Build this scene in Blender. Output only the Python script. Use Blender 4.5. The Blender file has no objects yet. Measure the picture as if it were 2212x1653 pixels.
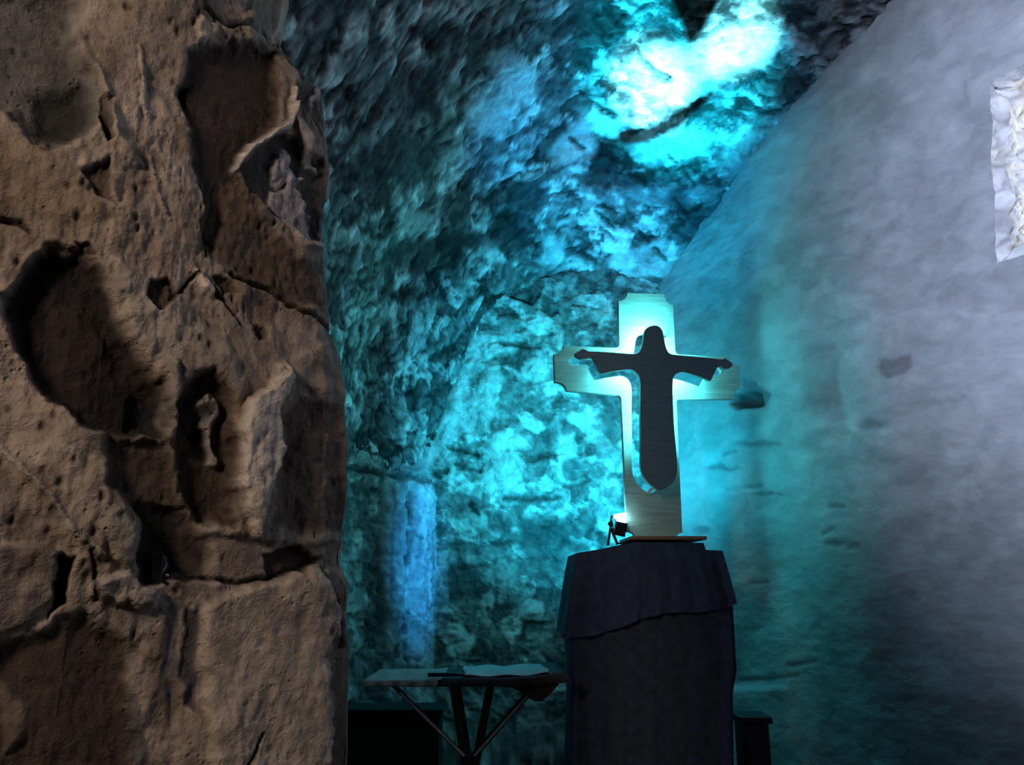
import bpy, bmesh, math
import numpy as np
from mathutils import Vector, Matrix

SC = bpy.context.scene
COL = SC.collection
W, H = 2212, 1653
F = 1700.0
PITCH = math.radians(14)
CAM = np.array([0.0, 0.0, 1.3])
CP, SP = math.cos(PITCH), math.sin(PITCH)

def ray(px, py):
    u = H/2 - py
    return np.array([px - W/2, F*CP - u*SP, F*SP + u*CP])/F

def at_y(px, py, Y):
    r = ray(px, py); k = (Y - CAM[1])/r[1]
    return CAM + r*k

def at_plane(px, py, P0, N):
    r = ray(px, py); k = np.dot(np.array(P0) - CAM, N)/np.dot(r, N)
    return CAM + r*k

def project(P):
    d = P - CAM
    f = d[..., 1]*CP + d[..., 2]*SP
    u = -d[..., 1]*SP + d[..., 2]*CP
    f = np.maximum(f, 0.05)
    return W/2 + F*d[..., 0]/f, H/2 - F*u/f

# ---------------------------------------------------------------- noise
def _hash(ix, iy, iz, seed):
    h = (ix.astype(np.int64)*374761393 + iy.astype(np.int64)*668265263 + iz.astype(np.int64)*2147483647*3 + seed*974634777) & 0xffffffff
    h = ((h ^ (h >> 13))*1274126177) & 0xffffffff
    h = ((h ^ (h >> 15))*2246822519) & 0xffffffff
    return ((h ^ (h >> 16)) & 0xffffff)/float(0xffffff)

def vnoise(P, seed=0):
    i = np.floor(P); f = P - i; f = f*f*f*(f*(f*6-15)+10)
    ix, iy, iz = i[..., 0], i[..., 1], i[..., 2]
    r = 0
    for a in (0, 1):
        wa = f[..., 0] if a else 1-f[..., 0]
        for b in (0, 1):
            wb = f[..., 1] if b else 1-f[..., 1]
            for c in (0, 1):
                wc = f[..., 2] if c else 1-f[..., 2]
                r = r + wa*wb*wc*_hash(ix+a, iy+b, iz+c, seed)
    return r*2-1

def fbm(P, octs=5, seed=0, gain=0.5, ridged=False):
    r = 0; a = 1.0; tot = 0
    Q = P.copy()
    for k in range(octs):
        n = vnoise(Q, seed+k*17)
        if ridged: n = 1-2*np.abs(n)
        r = r + a*n; tot += a; a *= gain
        Q = Q*2.03 + 7.7
    return r/tot

def worley(P, seed=0):
    i = np.floor(P)
    d1 = np.full(P.shape[:-1], 9.0); d2 = d1.copy(); cid = np.zeros(P.shape[:-1])
    for a in (-1, 0, 1):
        for b in (-1, 0, 1):
            for c in (-1, 0, 1):
                cx, cy, cz = i[..., 0]+a, i[..., 1]+b, i[..., 2]+c
                fx = cx+_hash(cx, cy, cz, seed); fy = cy+_hash(cx, cy, cz, seed+1); fz = cz+_hash(cx, cy, cz, seed+2)
                d = np.sqrt((P[..., 0]-fx)**2+(P[..., 1]-fy)**2+(P[..., 2]-fz)**2)
                h = _hash(cx, cy, cz, seed+3)
                near = d < d1
                d2 = np.where(near, d1, np.minimum(d2, d))
                cid = np.where(near, h, cid)
                d1 = np.where(near, d, d1)
    return d1, d2, cid

def ss(a, b, x):
    t = np.clip((x-a)/(b-a), 0, 1)
    return t*t*(3-2*t)

def poly_sd(X, Y, poly):
    """signed distance, negative inside"""
    poly = [np.array(p, float) for p in poly]
    d = np.full(X.shape, 1e9); inside = np.zeros(X.shape, bool)
    n = len(poly)
    for k in range(n):
        a, b = poly[k], poly[(k+1) % n]
        e = b-a; wx, wy = X-a[0], Y-a[1]
        t = np.clip((wx*e[0]+wy*e[1])/max(1e-9, e@e), 0, 1)
        d = np.minimum(d, np.hypot(wx-e[0]*t, wy-e[1]*t))
        c = ((a[1] > Y) != (b[1] > Y)) & (X < (b[0]-a[0])*(Y-a[1])/((b[1]-a[1]) if b[1] != a[1] else 1e-9)+a[0])
        inside ^= c
    return np.where(inside, -d, d)

def line_d(X, Y, pts):
    d = np.full(X.shape, 1e9)
    for a, b in zip(pts[:-1], pts[1:]):
        a = np.array(a, float); b = np.array(b, float); e = b-a
        wx, wy = X-a[0], Y-a[1]
        t = np.clip((wx*e[0]+wy*e[1])/max(1e-9, e@e), 0, 1)
        d = np.minimum(d, np.hypot(wx-e[0]*t, wy-e[1]*t))
    return d

# ---------------------------------------------------------------- scene helpers
def link(o, parent=None):
    COL.objects.link(o)
    if parent is not None: o.parent = parent
    return o

def mesh_obj(name, verts, faces, mat=None, parent=None, smooth=True):
    me = bpy.data.meshes.new(name)
    me.from_pydata([tuple(map(float, v)) for v in verts], [], faces)
    if mat: me.materials.append(mat)
    if smooth: me.polygons.foreach_set('use_smooth', [True]*len(me.polygons))
    me.update()
    return link(bpy.data.objects.new(name, me), parent)

def bm_obj(name, bm, mat=None, parent=None, smooth=False, bevel=0, segs=2):
    me = bpy.data.meshes.new(name)
    bmesh.ops.recalc_face_normals(bm, faces=bm.faces)
    bm.to_mesh(me); bm.free()
    if mat: me.materials.append(mat)
    me.polygons.foreach_set('use_smooth', [smooth]*len(me.polygons))
    o = link(bpy.data.objects.new(name, me), parent)
    if bevel:
        m = o.modifiers.new('bevel', 'BEVEL'); m.width = bevel; m.segments = segs; m.limit_method = 'ANGLE'
    return o

def grid_obj(name, P, mat, col=None, skip=None, flip=False, parent=None):
    nu, nv = P.shape[:2]
    idx = np.arange(nu*nv).reshape(nu, nv)
    f = np.stack([idx[:-1, :-1], idx[1:, :-1], idx[1:, 1:], idx[:-1, 1:]], -1)
    if flip: f = f[..., ::-1]
    if skip is not None: f = f[~skip[:nu-1, :nv-1]]
    f = f.reshape(-1, 4)
    me = bpy.data.meshes.new(name)
    me.vertices.add(nu*nv); me.vertices.foreach_set('co', P.reshape(-1).astype(np.float32))
    me.loops.add(f.size); me.loops.foreach_set('vertex_index', f.reshape(-1).astype(np.int32))
    me.polygons.add(len(f)); me.polygons.foreach_set('loop_start', np.arange(0, f.size, 4, dtype=np.int32))
    me.polygons.foreach_set('loop_total', np.full(len(f), 4, np.int32))
    me.polygons.foreach_set('use_smooth', np.ones(len(f), bool))
    me.update(calc_edges=True); me.validate()
    if col is not None:
        a = me.attributes.new('stone', 'FLOAT_COLOR', 'POINT')
        c = np.ones((nu*nv, 4), np.float32); c[:, :3] = col.reshape(-1, 3)
        a.data.foreach_set('color', c.reshape(-1))
    me.materials.append(mat)
    return link(bpy.data.objects.new(name, me), parent)

def thing(name, label, cat, loc=(0, 0, 0), group=None):
    o = bpy.data.objects.new(name, None); link(o); o.location = loc; o.empty_display_size = 0.05
    o['label'] = label; o['category'] = cat
    if group: o['group'] = group
    return o

def tag(o, label, cat, group=None):
    o['label'] = label; o['category'] = cat
    if group: o['group'] = group
    return o

def normals(P):
    du = np.gradient(P, axis=0); dv = np.gradient(P, axis=1)
    n = np.cross(du, dv)
    return n/np.maximum(1e-9, np.linalg.norm(n, axis=-1, keepdims=True))

def rel(parent, o):
    """keep world coordinates baked in the mesh while parented to an empty"""
    o.matrix_parent_inverse = Matrix.Translation(-Vector(parent.location))
    return o

def box_bm(bm, c, s, M=None):
    r = bmesh.ops.create_cube(bm, size=1.0)
    m = Matrix.Translation(c) @ (M or Matrix.Identity(4)) @ Matrix.Diagonal((s[0], s[1], s[2], 1))
    bmesh.ops.transform(bm, matrix=m, verts=r['verts'])

def tube(bm, pts, r, n=10):
    rings = []
    pts = [Vector(p) for p in pts]
    rr = r if isinstance(r, (list, tuple)) else [r]*len(pts)
    for i, p in enumerate(pts):
        t = (pts[min(i+1, len(pts)-1)]-pts[max(i-1, 0)]).normalized()
        a = t.cross(Vector((0, 0, 1)))
        if a.length < .05: a = t.cross(Vector((1, 0, 0)))
        a.normalize(); b = t.cross(a)
        rings.append([bm.verts.new(p+(a*math.cos(k*2*math.pi/n)+b*math.sin(k*2*math.pi/n))*rr[i]) for k in range(n)])
    for A, B in zip(rings[:-1], rings[1:]):
        for k in range(n): bm.faces.new((A[k], A[(k+1) % n], B[(k+1) % n], B[k]))
    bm.faces.new(rings[0]); bm.faces.new(rings[-1][::-1])

def bar(bm, a, b, w, d, side=Vector((0, 1, 0))):
    """rectangular bar between two points: w across, d along side"""
    a, b = Vector(a), Vector(b); t = (b-a).normalized()
    s = (side - t*side.dot(t)).normalized(); c = t.cross(s)
    vs = [[bm.verts.new(p + c*(w/2*i) + s*(d/2*j)) for i, j in ((-1, -1), (1, -1), (1, 1), (-1, 1))] for p in (a, b)]
    for k in range(4): bm.faces.new((vs[0][k], vs[0][(k+1) % 4], vs[1][(k+1) % 4], vs[1][k]))
    bm.faces.new(vs[0][::-1]); bm.faces.new(vs[1])

def catmull(pts, sub=5):
    n = len(pts); out = []
    P = [np.array(p, float) for p in pts]
    for i in range(n):
        p0, p1, p2, p3 = P[i-1], P[i], P[(i+1) % n], P[(i+2) % n]
        for k in range(sub):
            t = k/sub
            out.append(0.5*((2*p1)+(-p0+p2)*t+(2*p0-5*p1+4*p2-p3)*t*t+(-p0+3*p1-3*p2+p3)*t**3))
    return out

def plate(name, loops, thick, M, mat, parent=None, bevel=0.0015):
    """flat board cut from 2D loops (first outer, others holes), extruded to a thickness"""
    cu = bpy.data.curves.new(name+'_c', 'CURVE'); cu.dimensions = '2D'; cu.fill_mode = 'BOTH'
    cu.extrude = thick/2-bevel; cu.bevel_depth = bevel; cu.bevel_resolution = 1; cu.offset = -bevel
    for lp in loops:
        s = cu.splines.new('POLY'); s.points.add(len(lp)-1)
        for i, p in enumerate(lp): s.points[i].co = (p[0], p[1], 0, 1)
        s.use_cyclic_u = True
    tmp = bpy.data.objects.new('tmp', cu); COL.objects.link(tmp)
    bpy.context.view_layer.update()
    dg = bpy.context.evaluated_depsgraph_get()
    me = bpy.data.meshes.new_from_object(tmp.evaluated_get(dg))
    bpy.data.objects.remove(tmp)
    me.transform(M); me.name = name; me.materials.clear(); me.materials.append(mat)
    me.polygons.foreach_set('use_smooth', [False]*len(me.polygons))
    return link(bpy.data.objects.new(name, me), parent)

# ---------------------------------------------------------------- materials
def mat_new(name):
    m = bpy.data.materials.new(name); m.use_nodes = True
    nt = m.node_tree; b = nt.nodes['Principled BSDF']
    return m, nt, b

def simple(name, col, rough=0.7, noise=0.0, scale=20, metal=0.0, bump=0.0, stretch=(1, 1, 1)):
    m, nt, b = mat_new(name)
    b.inputs['Roughness'].default_value = rough; b.inputs['Metallic'].default_value = metal
    b.inputs['Base Color'].default_value = (*col, 1)
    if noise or bump:
        tc = nt.nodes.new('ShaderNodeTexCoord'); mp = nt.nodes.new('ShaderNodeMapping'); mp.inputs['Scale'].default_value = stretch
        nt.links.new(tc.outputs['Object'], mp.inputs[0])
        n = nt.nodes.new('ShaderNodeTexNoise'); n.inputs['Scale'].default_value = scale; n.inputs['Detail'].default_value = 6
        nt.links.new(mp.outputs[0], n.inputs['Vector'])
        r = nt.nodes.new('ShaderNodeMapRange'); r.inputs['From Min'].default_value = .3; r.inputs['From Max'].default_value = .7
        r.inputs['To Min'].default_value = 1-noise; r.inputs['To Max'].default_value = 1+noise
        nt.links.new(n.outputs[0], r.inputs[0])
        mx = nt.nodes.new('ShaderNodeMix'); mx.data_type = 'RGBA'; mx.blend_type = 'MULTIPLY'; mx.inputs[0].default_value = 1
        mx.inputs[6].default_value = (*col, 1); nt.links.new(r.outputs[0], mx.inputs[7])
        nt.links.new(mx.outputs[2], b.inputs['Base Color'])
        if bump:
            bp = nt.nodes.new('ShaderNodeBump'); bp.inputs['Strength'].default_value = 1; bp.inputs['Distance'].default_value = bump
            nt.links.new(n.outputs[0], bp.inputs['Height']); nt.links.new(bp.outputs[0], b.inputs['Normal'])
    return m

def rock_mat(name, rough=0.85, spec=0.3, s1=30, s2=140, b1=0.006, b2=0.0015, var=0.35, stretch=(1, 1, 1), pits=0.5):
    m, nt, b = mat_new(name); L = nt.links.new; N = nt.nodes.new
    b.inputs['Roughness'].default_value = rough; b.inputs['Specular IOR Level'].default_value = spec
    at = N('ShaderNodeAttribute'); at.attribute_name = 'stone'
    tc = N('ShaderNodeTexCoord'); mp = N('ShaderNodeMapping'); mp.inputs['Scale'].default_value = stretch
    L(tc.outputs['Object'], mp.inputs[0])
    n1 = N('ShaderNodeTexNoise'); n1.inputs['Scale'].default_value = s1; n1.inputs['Detail'].default_value = 6; n1.inputs['Roughness'].default_value = .62
    n2 = N('ShaderNodeTexNoise'); n2.inputs['Scale'].default_value = s2; n2.inputs['Detail'].default_value = 3
    n1.inputs['Distortion'].default_value = .4
    L(mp.outputs[0], n1.inputs['Vector']); L(mp.outputs[0], n2.inputs['Vector'])
    vo = N('ShaderNodeTexVoronoi'); vo.inputs['Scale'].default_value = s1*2.2; vo.feature = 'F1'
    L(mp.outputs[0], vo.inputs['Vector'])
    pit = N('ShaderNodeMapRange'); pit.inputs['From Min'].default_value = .0; pit.inputs['From Max'].default_value = .28
    pit.inputs['To Min'].default_value = -pits; pit.inputs['To Max'].default_value = 0
    L(vo.outputs['Distance'], pit.inputs[0])
    # only some places are pitted
    gate = N('ShaderNodeMapRange'); gate.inputs['From Min'].default_value = .5; gate.inputs['From Max'].default_value = .62
    n3 = N('ShaderNodeTexNoise'); n3.inputs['Scale'].default_value = s1*.45; n3.inputs['Detail'].default_value = 3
    L(mp.outputs[0], n3.inputs['Vector']); L(n3.outputs[0], gate.inputs[0])
    pg = N('ShaderNodeMath'); pg.operation = 'MULTIPLY'; L(pit.outputs[0], pg.inputs[0]); L(gate.outputs[0], pg.inputs[1])
    hs = N('ShaderNodeMath'); hs.operation = 'ADD'; L(n1.outputs[0], hs.inputs[0]); L(pg.outputs[0], hs.inputs[1])
    bp1 = N('ShaderNodeBump'); bp1.inputs['Distance'].default_value = b1; bp1.inputs['Strength'].default_value = 1
    L(hs.outputs[0], bp1.inputs['Height'])
    bp2 = N('ShaderNodeBump'); bp2.inputs['Distance'].default_value = b2; bp2.inputs['Strength'].default_value = 1
    L(n2.outputs[0], bp2.inputs['Height']); L(bp1.outputs[0], bp2.inputs['Normal']); L(bp2.outputs[0], b.inputs['Normal'])
    r = N('ShaderNodeMapRange'); r.inputs['From Min'].default_value = .3; r.inputs['From Max'].default_value = .7
    r.inputs['To Min'].default_value = 1-var; r.inputs['To Max'].default_value = 1+var
    L(n1.outputs[0], r.inputs[0])
    mx = N('ShaderNodeMix'); mx.data_type = 'RGBA'; mx.blend_type = 'MULTIPLY'; mx.inputs[0].default_value = 1
    L(at.outputs['Color'], mx.inputs[6]); L(r.outputs[0], mx.inputs[7]); L(mx.outputs[2], b.inputs['Base Color'])
    return m

def emit(name, col, s):
    m, nt, b = mat_new(name)
    b.inputs['Base Color'].default_value = (*col, 1); b.inputs['Emission Color'].default_value = (*col, 1)
    b.inputs['Emission Strength'].default_value = s
    return m

M_near = rock_mat('brown_rock', s1=26, s2=170, b1=.009, b2=.002, var=.38)
M_rubble = rock_mat('rubble_stone', s1=14, s2=70, b1=.016, b2=.004, var=.42)
M_vault = rock_mat('vault_stone', s1=15, s2=60, b1=.010, b2=.003, var=.45, stretch=(.9, 1.1, 1))
M_plaster = rock_mat('plastered_stone', s1=7, s2=45, b1=.006, b2=.0025, var=.2, stretch=(1, 1, 1.6), pits=.25)
M_jamb = rock_mat('reveal_stone', s1=9, s2=50, b1=.02, b2=.005, var=.3)
M_shell = simple('dark_masonry', (.10, .09, .085), .9, .3, 5, bump=.01)
M_floor = simple('stone_floor', (.16, .14, .12), .8, .3, 6, bump=.004)

def lerp3(a, b, t): return a + (b-a)*t[..., None]

# ---------------------------------------------------------------- camera
cam = bpy.data.cameras.new('camera'); cam.sensor_width = 36; cam.lens = F/W*36; cam.clip_start = .02
co = link(bpy.data.objects.new('camera', cam)); co.location = CAM; co.rotation_euler = (math.pi/2+PITCH, 0, 0)
SC.camera = co

# ================================================================ NEAR ROCK WALL (left foreground)
def build_near_rock():
    edge_tab = np.array([[0, 618], [60, 604], [110, 606], [150, 652], [200, 694], [300, 703], [400, 704], [480, 696], [560, 697],
                         [640, 706], [712, 712], [760, 728], [820, 738], [900, 742], [960, 750], [1100, 748], [1150, 738], [1215, 735],
                         [1262, 748], [1400, 752], [1653, 750]], float)
    z = np.concatenate([np.linspace(0, .85, 18)[:-1], np.arange(.85, 2.72, .0032), np.linspace(2.73, 4.9, 40)])
    a = np.concatenate([np.linspace(-2.2, -.76, 20)[:-1], np.arange(-.76, .0, .003), np.linspace(0, .09, 26), np.linspace(.1, 1.8, 40)])
    plan = np.array([[-2.2, -2.15, .45], [-.76, -1.04, 1.24], [-.45, -.76, 1.42], [-.2, -.56, 1.62], [-.05, -.435, 1.76], [0, -.41, 1.83],
                     [.03, -.415, 1.87], [.09, -.47, 1.93], [.5, -.85, 2.15], [1.8, -1.6, 3.1]])
    X = np.interp(a, plan[:, 0], plan[:, 1]); Y = np.interp(a, plan[:, 0], plan[:, 2])
    # smooth plan corner
    A, Z = np.meshgrid(a, z, indexing='ij')
    P = np.stack([np.repeat(X[:, None], len(z), 1), np.repeat(Y[:, None], len(z), 1), Z], -1)
    # silhouette shift of the corner so that the outline wanders as in the photo
    sh = np.zeros(len(z))
    for i, zz in enumerate(z):
        _, py = project(np.array([-.41, 1.83, zz]))
        ex = np.interp(py, edge_tab[:, 0], edge_tab[:, 1])
        sh[i] = at_y(ex, py, 1.83)[0] - (-.41)
    sh += .004*fbm(np.stack([z*14, z*0+3, z*0], -1), 4, 5)
    wgt = ss(-.42, -.02, A)*(1-ss(.3, 1.0, A)*.5)
    P[..., 0] += sh[None, :]*wgt
    n = normals(P)
    flipn = n[..., 1].mean() > 0
    if flipn: n = -n
    px, py = project(P)
    wx = fbm(P*9, 4, 11)*28; wy = fbm(P*9+4, 4, 12)*28
    qx, qy = px+wx, py+wy
    wx2 = fbm(P*30, 3, 13)*12
    qx += wx2; qy += fbm(P*30+3, 3, 14)*12

    base = np.array([.36, .272, .205])
    c = np.broadcast_to(base, P.shape).copy()
    h = .030*fbm(P*2.6, 3, 21)+.016*fbm(P*np.array([11, 11, 7]), 4, 22)
    rough = fbm(P*np.array([34, 34, 22]), 4, 23)
    roughness_w = .35 + .65*ss(-.1, .35, fbm(P*4, 3, 24))
    h += .008*rough*roughness_w
    h += .004*fbm(P*np.array([60, 60, 22]), 3, 25, ridged=True)*roughness_w
    c = lerp3(c, np.array([.27, .185, .125]), ss(-.1, .5, fbm(P*3.1, 4, 31))*.7)
    c = lerp3(c, np.array([.44, .36, .29]), ss(.0, .5, fbm(P*6.3, 4, 32))*.55)
    c = lerp3(c, np.array([.17, .105, .065]), ss(.1, .45, fbm(P*np.array([16, 16, 9]), 4, 33))*.45)

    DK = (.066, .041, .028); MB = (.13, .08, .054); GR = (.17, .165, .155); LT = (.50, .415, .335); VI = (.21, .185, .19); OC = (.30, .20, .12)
    # polygon, height (m, + towards viewer), soft px, colour, strength
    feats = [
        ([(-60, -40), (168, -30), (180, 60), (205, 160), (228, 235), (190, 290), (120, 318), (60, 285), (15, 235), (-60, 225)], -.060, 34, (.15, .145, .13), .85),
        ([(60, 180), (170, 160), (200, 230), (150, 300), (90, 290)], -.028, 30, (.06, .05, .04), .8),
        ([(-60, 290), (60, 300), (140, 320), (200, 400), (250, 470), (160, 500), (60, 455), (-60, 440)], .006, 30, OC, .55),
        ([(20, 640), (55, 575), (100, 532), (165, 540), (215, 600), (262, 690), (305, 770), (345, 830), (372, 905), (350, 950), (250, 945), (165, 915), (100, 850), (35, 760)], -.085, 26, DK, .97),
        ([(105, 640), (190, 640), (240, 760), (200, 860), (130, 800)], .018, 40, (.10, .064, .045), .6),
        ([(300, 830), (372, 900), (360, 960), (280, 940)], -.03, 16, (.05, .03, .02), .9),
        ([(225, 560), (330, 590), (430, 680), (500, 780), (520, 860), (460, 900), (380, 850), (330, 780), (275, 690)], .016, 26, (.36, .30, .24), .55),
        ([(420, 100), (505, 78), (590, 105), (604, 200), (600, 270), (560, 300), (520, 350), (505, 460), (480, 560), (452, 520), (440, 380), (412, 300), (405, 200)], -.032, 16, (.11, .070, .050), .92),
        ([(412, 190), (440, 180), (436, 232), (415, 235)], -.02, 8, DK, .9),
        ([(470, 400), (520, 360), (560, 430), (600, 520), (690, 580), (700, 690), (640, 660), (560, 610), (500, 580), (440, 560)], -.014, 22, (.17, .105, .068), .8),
        ([(520, 350), (575, 300), (640, 300), (700, 330), (700, 545), (640, 500), (590, 460), (550, 420)], -.030, 14, (.105, .09, .085), .85),  # deep shadow behind the flakes painted into the colour
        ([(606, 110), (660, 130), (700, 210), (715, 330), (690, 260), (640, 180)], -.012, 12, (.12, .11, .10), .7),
        # pale flakes
        ([(598, 325), (618, 330), (655, 385), (640, 392), (612, 378)], .022, 5, (.40, .36, .36), .95),
        ([(632, 228), (652, 240), (692, 350), (684, 372), (664, 345), (648, 290)], .020, 5, (.30, .27, .275), .9),
        ([(608, 392), (650, 388), (668, 450), (698, 540), (694, 560), (640, 505), (602, 460)], .024, 6, (.33, .295, .30), .9),
        ([(676, 190), (692, 200), (690, 242), (680, 225)], .015, 4, (.40, .35, .34), .9),
        ([(428, 30), (472, 48), (470, 80), (440, 90), (425, 70)], .012, 6, (.42, .34, .27), .9),
        ([(520, 0), (600, 0), (600, 100), (560, 60), (510, 60)], .010, 10, (.26, .20, .16), .6),
        # stone with lit face and shaded shoulder painted into its colour
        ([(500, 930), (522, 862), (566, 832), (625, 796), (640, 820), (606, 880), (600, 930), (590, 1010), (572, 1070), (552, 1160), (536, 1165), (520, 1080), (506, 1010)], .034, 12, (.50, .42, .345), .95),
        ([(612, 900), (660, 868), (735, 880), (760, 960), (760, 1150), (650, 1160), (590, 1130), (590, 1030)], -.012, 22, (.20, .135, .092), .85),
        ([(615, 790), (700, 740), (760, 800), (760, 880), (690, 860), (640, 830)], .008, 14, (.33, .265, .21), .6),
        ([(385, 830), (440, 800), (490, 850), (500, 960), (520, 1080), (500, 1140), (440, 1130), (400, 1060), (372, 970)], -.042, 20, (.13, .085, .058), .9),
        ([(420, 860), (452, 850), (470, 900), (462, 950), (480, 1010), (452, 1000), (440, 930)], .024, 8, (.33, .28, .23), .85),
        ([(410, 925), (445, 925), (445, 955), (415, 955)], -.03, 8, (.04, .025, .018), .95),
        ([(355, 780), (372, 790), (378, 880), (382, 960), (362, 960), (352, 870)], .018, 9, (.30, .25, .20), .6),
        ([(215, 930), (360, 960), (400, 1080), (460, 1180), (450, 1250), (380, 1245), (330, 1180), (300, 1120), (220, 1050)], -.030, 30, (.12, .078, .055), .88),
        ([(300, 1090), (400, 1090), (420, 1240), (310, 1260)], -.030, 18, (.06, .042, .036), .9),
        ([(215, 1090), (260, 1100), (300, 1160), (300, 1230), (250, 1200), (215, 1140)], .016, 10, (.27, .24, .19), .8),
        ([(205, 1235), (290, 1225), (350, 1270), (330, 1310), (270, 1310), (210, 1280)], .022, 12, (.36, .30, .25), .85),
        ([(-60, 1180), (60, 1170), (130, 1190), (128, 1290), (50, 1350), (-60, 1420)], .014, 14, (.24, .19, .15), .7),
        ([(125, 1195), (150, 1190), (150, 1300), (110, 1330), (120, 1260)], -.028, 8, (.07, .045, .03), .9),
        ([(60, 1360), (200, 1320), (260, 1380), (285, 1480), (290, 1620), (270, 1700), (-60, 1700), (-60, 1440)], -.035, 34, (.125, .078, .052), .9),
        ([(440, 1150), (560, 1165), (650, 1185), (760, 1180), (760, 1260), (640, 1240), (540, 1270), (440, 1260)], -.010, 14, (.30, .235, .185), .5),
        ([(560, 1195), (640, 1185), (700, 1230), (640, 1240), (560, 1250)], -.020, 8, (.11, .07, .05), .85),
        ([(455, 1300), (560, 1262), (660, 1238), (716, 1262), (722, 1400), (720, 1700), (440, 1700), (450, 1480)], .018, 14, (.41, .325, .25), .85),
        ([(716, 1262), (735, 1240), (770, 1290), (770, 1700), (722, 1700), (726, 1400)], -.006, 10, (.22, .16, .125), .7),
        # grey rain streaks
        ([(362, 1290), (398, 1290), (392, 1380), (384, 1520), (366, 1500), (360, 1400)], -.005, 7, VI, .85),
        ([(408, 1310), (445, 1310), (440, 1450), (432, 1550), (412, 1530), (404, 1420)], -.006, 7, (.13, .12, .13), .9),
        ([(285, 1500), (305, 1500), (315, 1660), (280, 1680)], -.006, 7, (.15, .145, .15), .8),
        # small hollows
        ([(316, 600), (352, 595), (372, 640), (345, 660), (312, 640)], -.022, 7, (.13, .085, .06), .9),
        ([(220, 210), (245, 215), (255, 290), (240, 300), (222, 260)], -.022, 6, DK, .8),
        ([(180, 360), (236, 330), (250, 400), (262, 440), (215, 420)], -.018, 10, (.12, .08, .055), .8),
        ([(430, 590), (455, 600), (462, 650), (440, 640)], .018, 6, (.48, .40, .33), .9),
        ([(462, 610), (500, 600), (520, 650), (480, 650)], -.014, 7, (.13, .085, .06), .85),
        ([(164, 520), (196, 525), (205, 560), (170, 552)], -.015, 6, (.11, .07, .05), .9),
        ([(560, 705), (590, 720), (585, 745), (560, 740)], -.014, 5, (.12, .08, .06), .8),
        ([(10, 1480), (70, 1530), (60, 1600), (10, 1640)], .012, 12, (.28, .21, .15), .5),
    ]
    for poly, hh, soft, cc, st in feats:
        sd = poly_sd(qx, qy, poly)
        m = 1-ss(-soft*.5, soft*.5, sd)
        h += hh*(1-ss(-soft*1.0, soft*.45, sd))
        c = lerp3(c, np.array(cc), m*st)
    ridges = [([(515, 358), (545, 312), (572, 296), (610, 288), (634, 258), (640, 200)], .016, 6, (.52, .45, .40), .9),  # bright highlight on this ridge painted as pale colour
              ([(0, 968), (60, 1030), (120, 1100), (160, 1150), (215, 1192)], .014, 7, (.42, .36, .29), .6),
              ([(605, 0), (602, 60), (592, 100)], .01, 5, (.46, .40, .34), .8),
              ([(160, 20), (190, 110), (225, 190), (262, 290), (310, 350)], .012, 9, (.34, .27, .21), .5),
              ([(300, 100), (318, 180), (330, 240)], .008, 5, (.40, .33, .27), .6),
              ([(330, 330), (350, 410), (372, 470)], .007, 4, (.40, .33, .27), .6),
              ([(720, 760), (742, 860), (752, 990)], .006, 6, (.34, .27, .22), .6)]
    for pts, hh, w, cc, st in ridges:
        d = line_d(qx*.6+px*.4, qy*.6+py*.4, pts); g = np.exp(-(d/w)**2)
        h += hh*g; c = lerp3(c, np.array(cc), g*st)
    cracks = [([(505, 590), (560, 618), (610, 645), (660, 685), (712, 716)], .030, 5), ([(440, 12), (500, 50), (560, 70), (606, 100)], .02, 4),
              ([(523, 1655), (545, 1620), (562, 1588)], .012, 3), ([(0, 470), (40, 478), (62, 500)], .02, 6), ([(345, 1245), (430, 1250), (520, 1262), (600, 1240), (700, 1215)], .018, 5),
              ([(190, 1180), (205, 1230), (215, 1290)], .014, 4), ([(350, 660), (440, 590), (470, 640), (520, 700)], .012, 4),
              ([(700, 1230), (725, 1300), (740, 1400)], .012, 5), ([(480, 395), (470, 480), (455, 560)], .006, 3)]
    for pts, dd, w in cracks:
        d = line_d(qx*.5+px*.5, qy*.5+py*.5, pts); g = np.exp(-(d/w)**2)
        h -= dd*g; c = lerp3(c, np.array([.06, .04, .03]), g*.8)
    # pits in the weathered faces
    d1, d2, cid = worley(P*np.array([48, 48, 30]), 40)
    pit = (1-ss(.1, .42, d1))*(cid > .62)*ss(-.2, .2, fbm(P*5, 3, 41))
    h -= .006*pit; c = c*(1-.45*pit[..., None])
    edge_fade = 1-ss(-.03, .01, A)*.75
    h = np.where(h < -.02, -.02+(h+.02)*.45, h)
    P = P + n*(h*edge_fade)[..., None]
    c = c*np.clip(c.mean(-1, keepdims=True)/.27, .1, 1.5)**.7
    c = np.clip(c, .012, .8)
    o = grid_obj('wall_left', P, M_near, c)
    o['kind'] = 'structure'
    return o
build_near_rock()

# ================================================================ CHAMBER
C0 = np.array([1.0, 5.0])
WD = np.array([.552, -.834])      # right wall, running towards the viewer
def resample(pts, n):
    pts = np.array(pts, float); s = np.concatenate([[0], np.cumsum(np.linalg.norm(np.diff(pts, axis=0), axis=1))])
    t = np.linspace(0, s[-1], n)
    return np.stack([np.interp(t, s, pts[:, k]) for k in range(pts.shape[1])], -1), t

def smooth1(P, k):
    for _ in range(k):
        P[1:-1] = (P[:-2]+2*P[1:-1]+P[2:])/4
    return P

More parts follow.
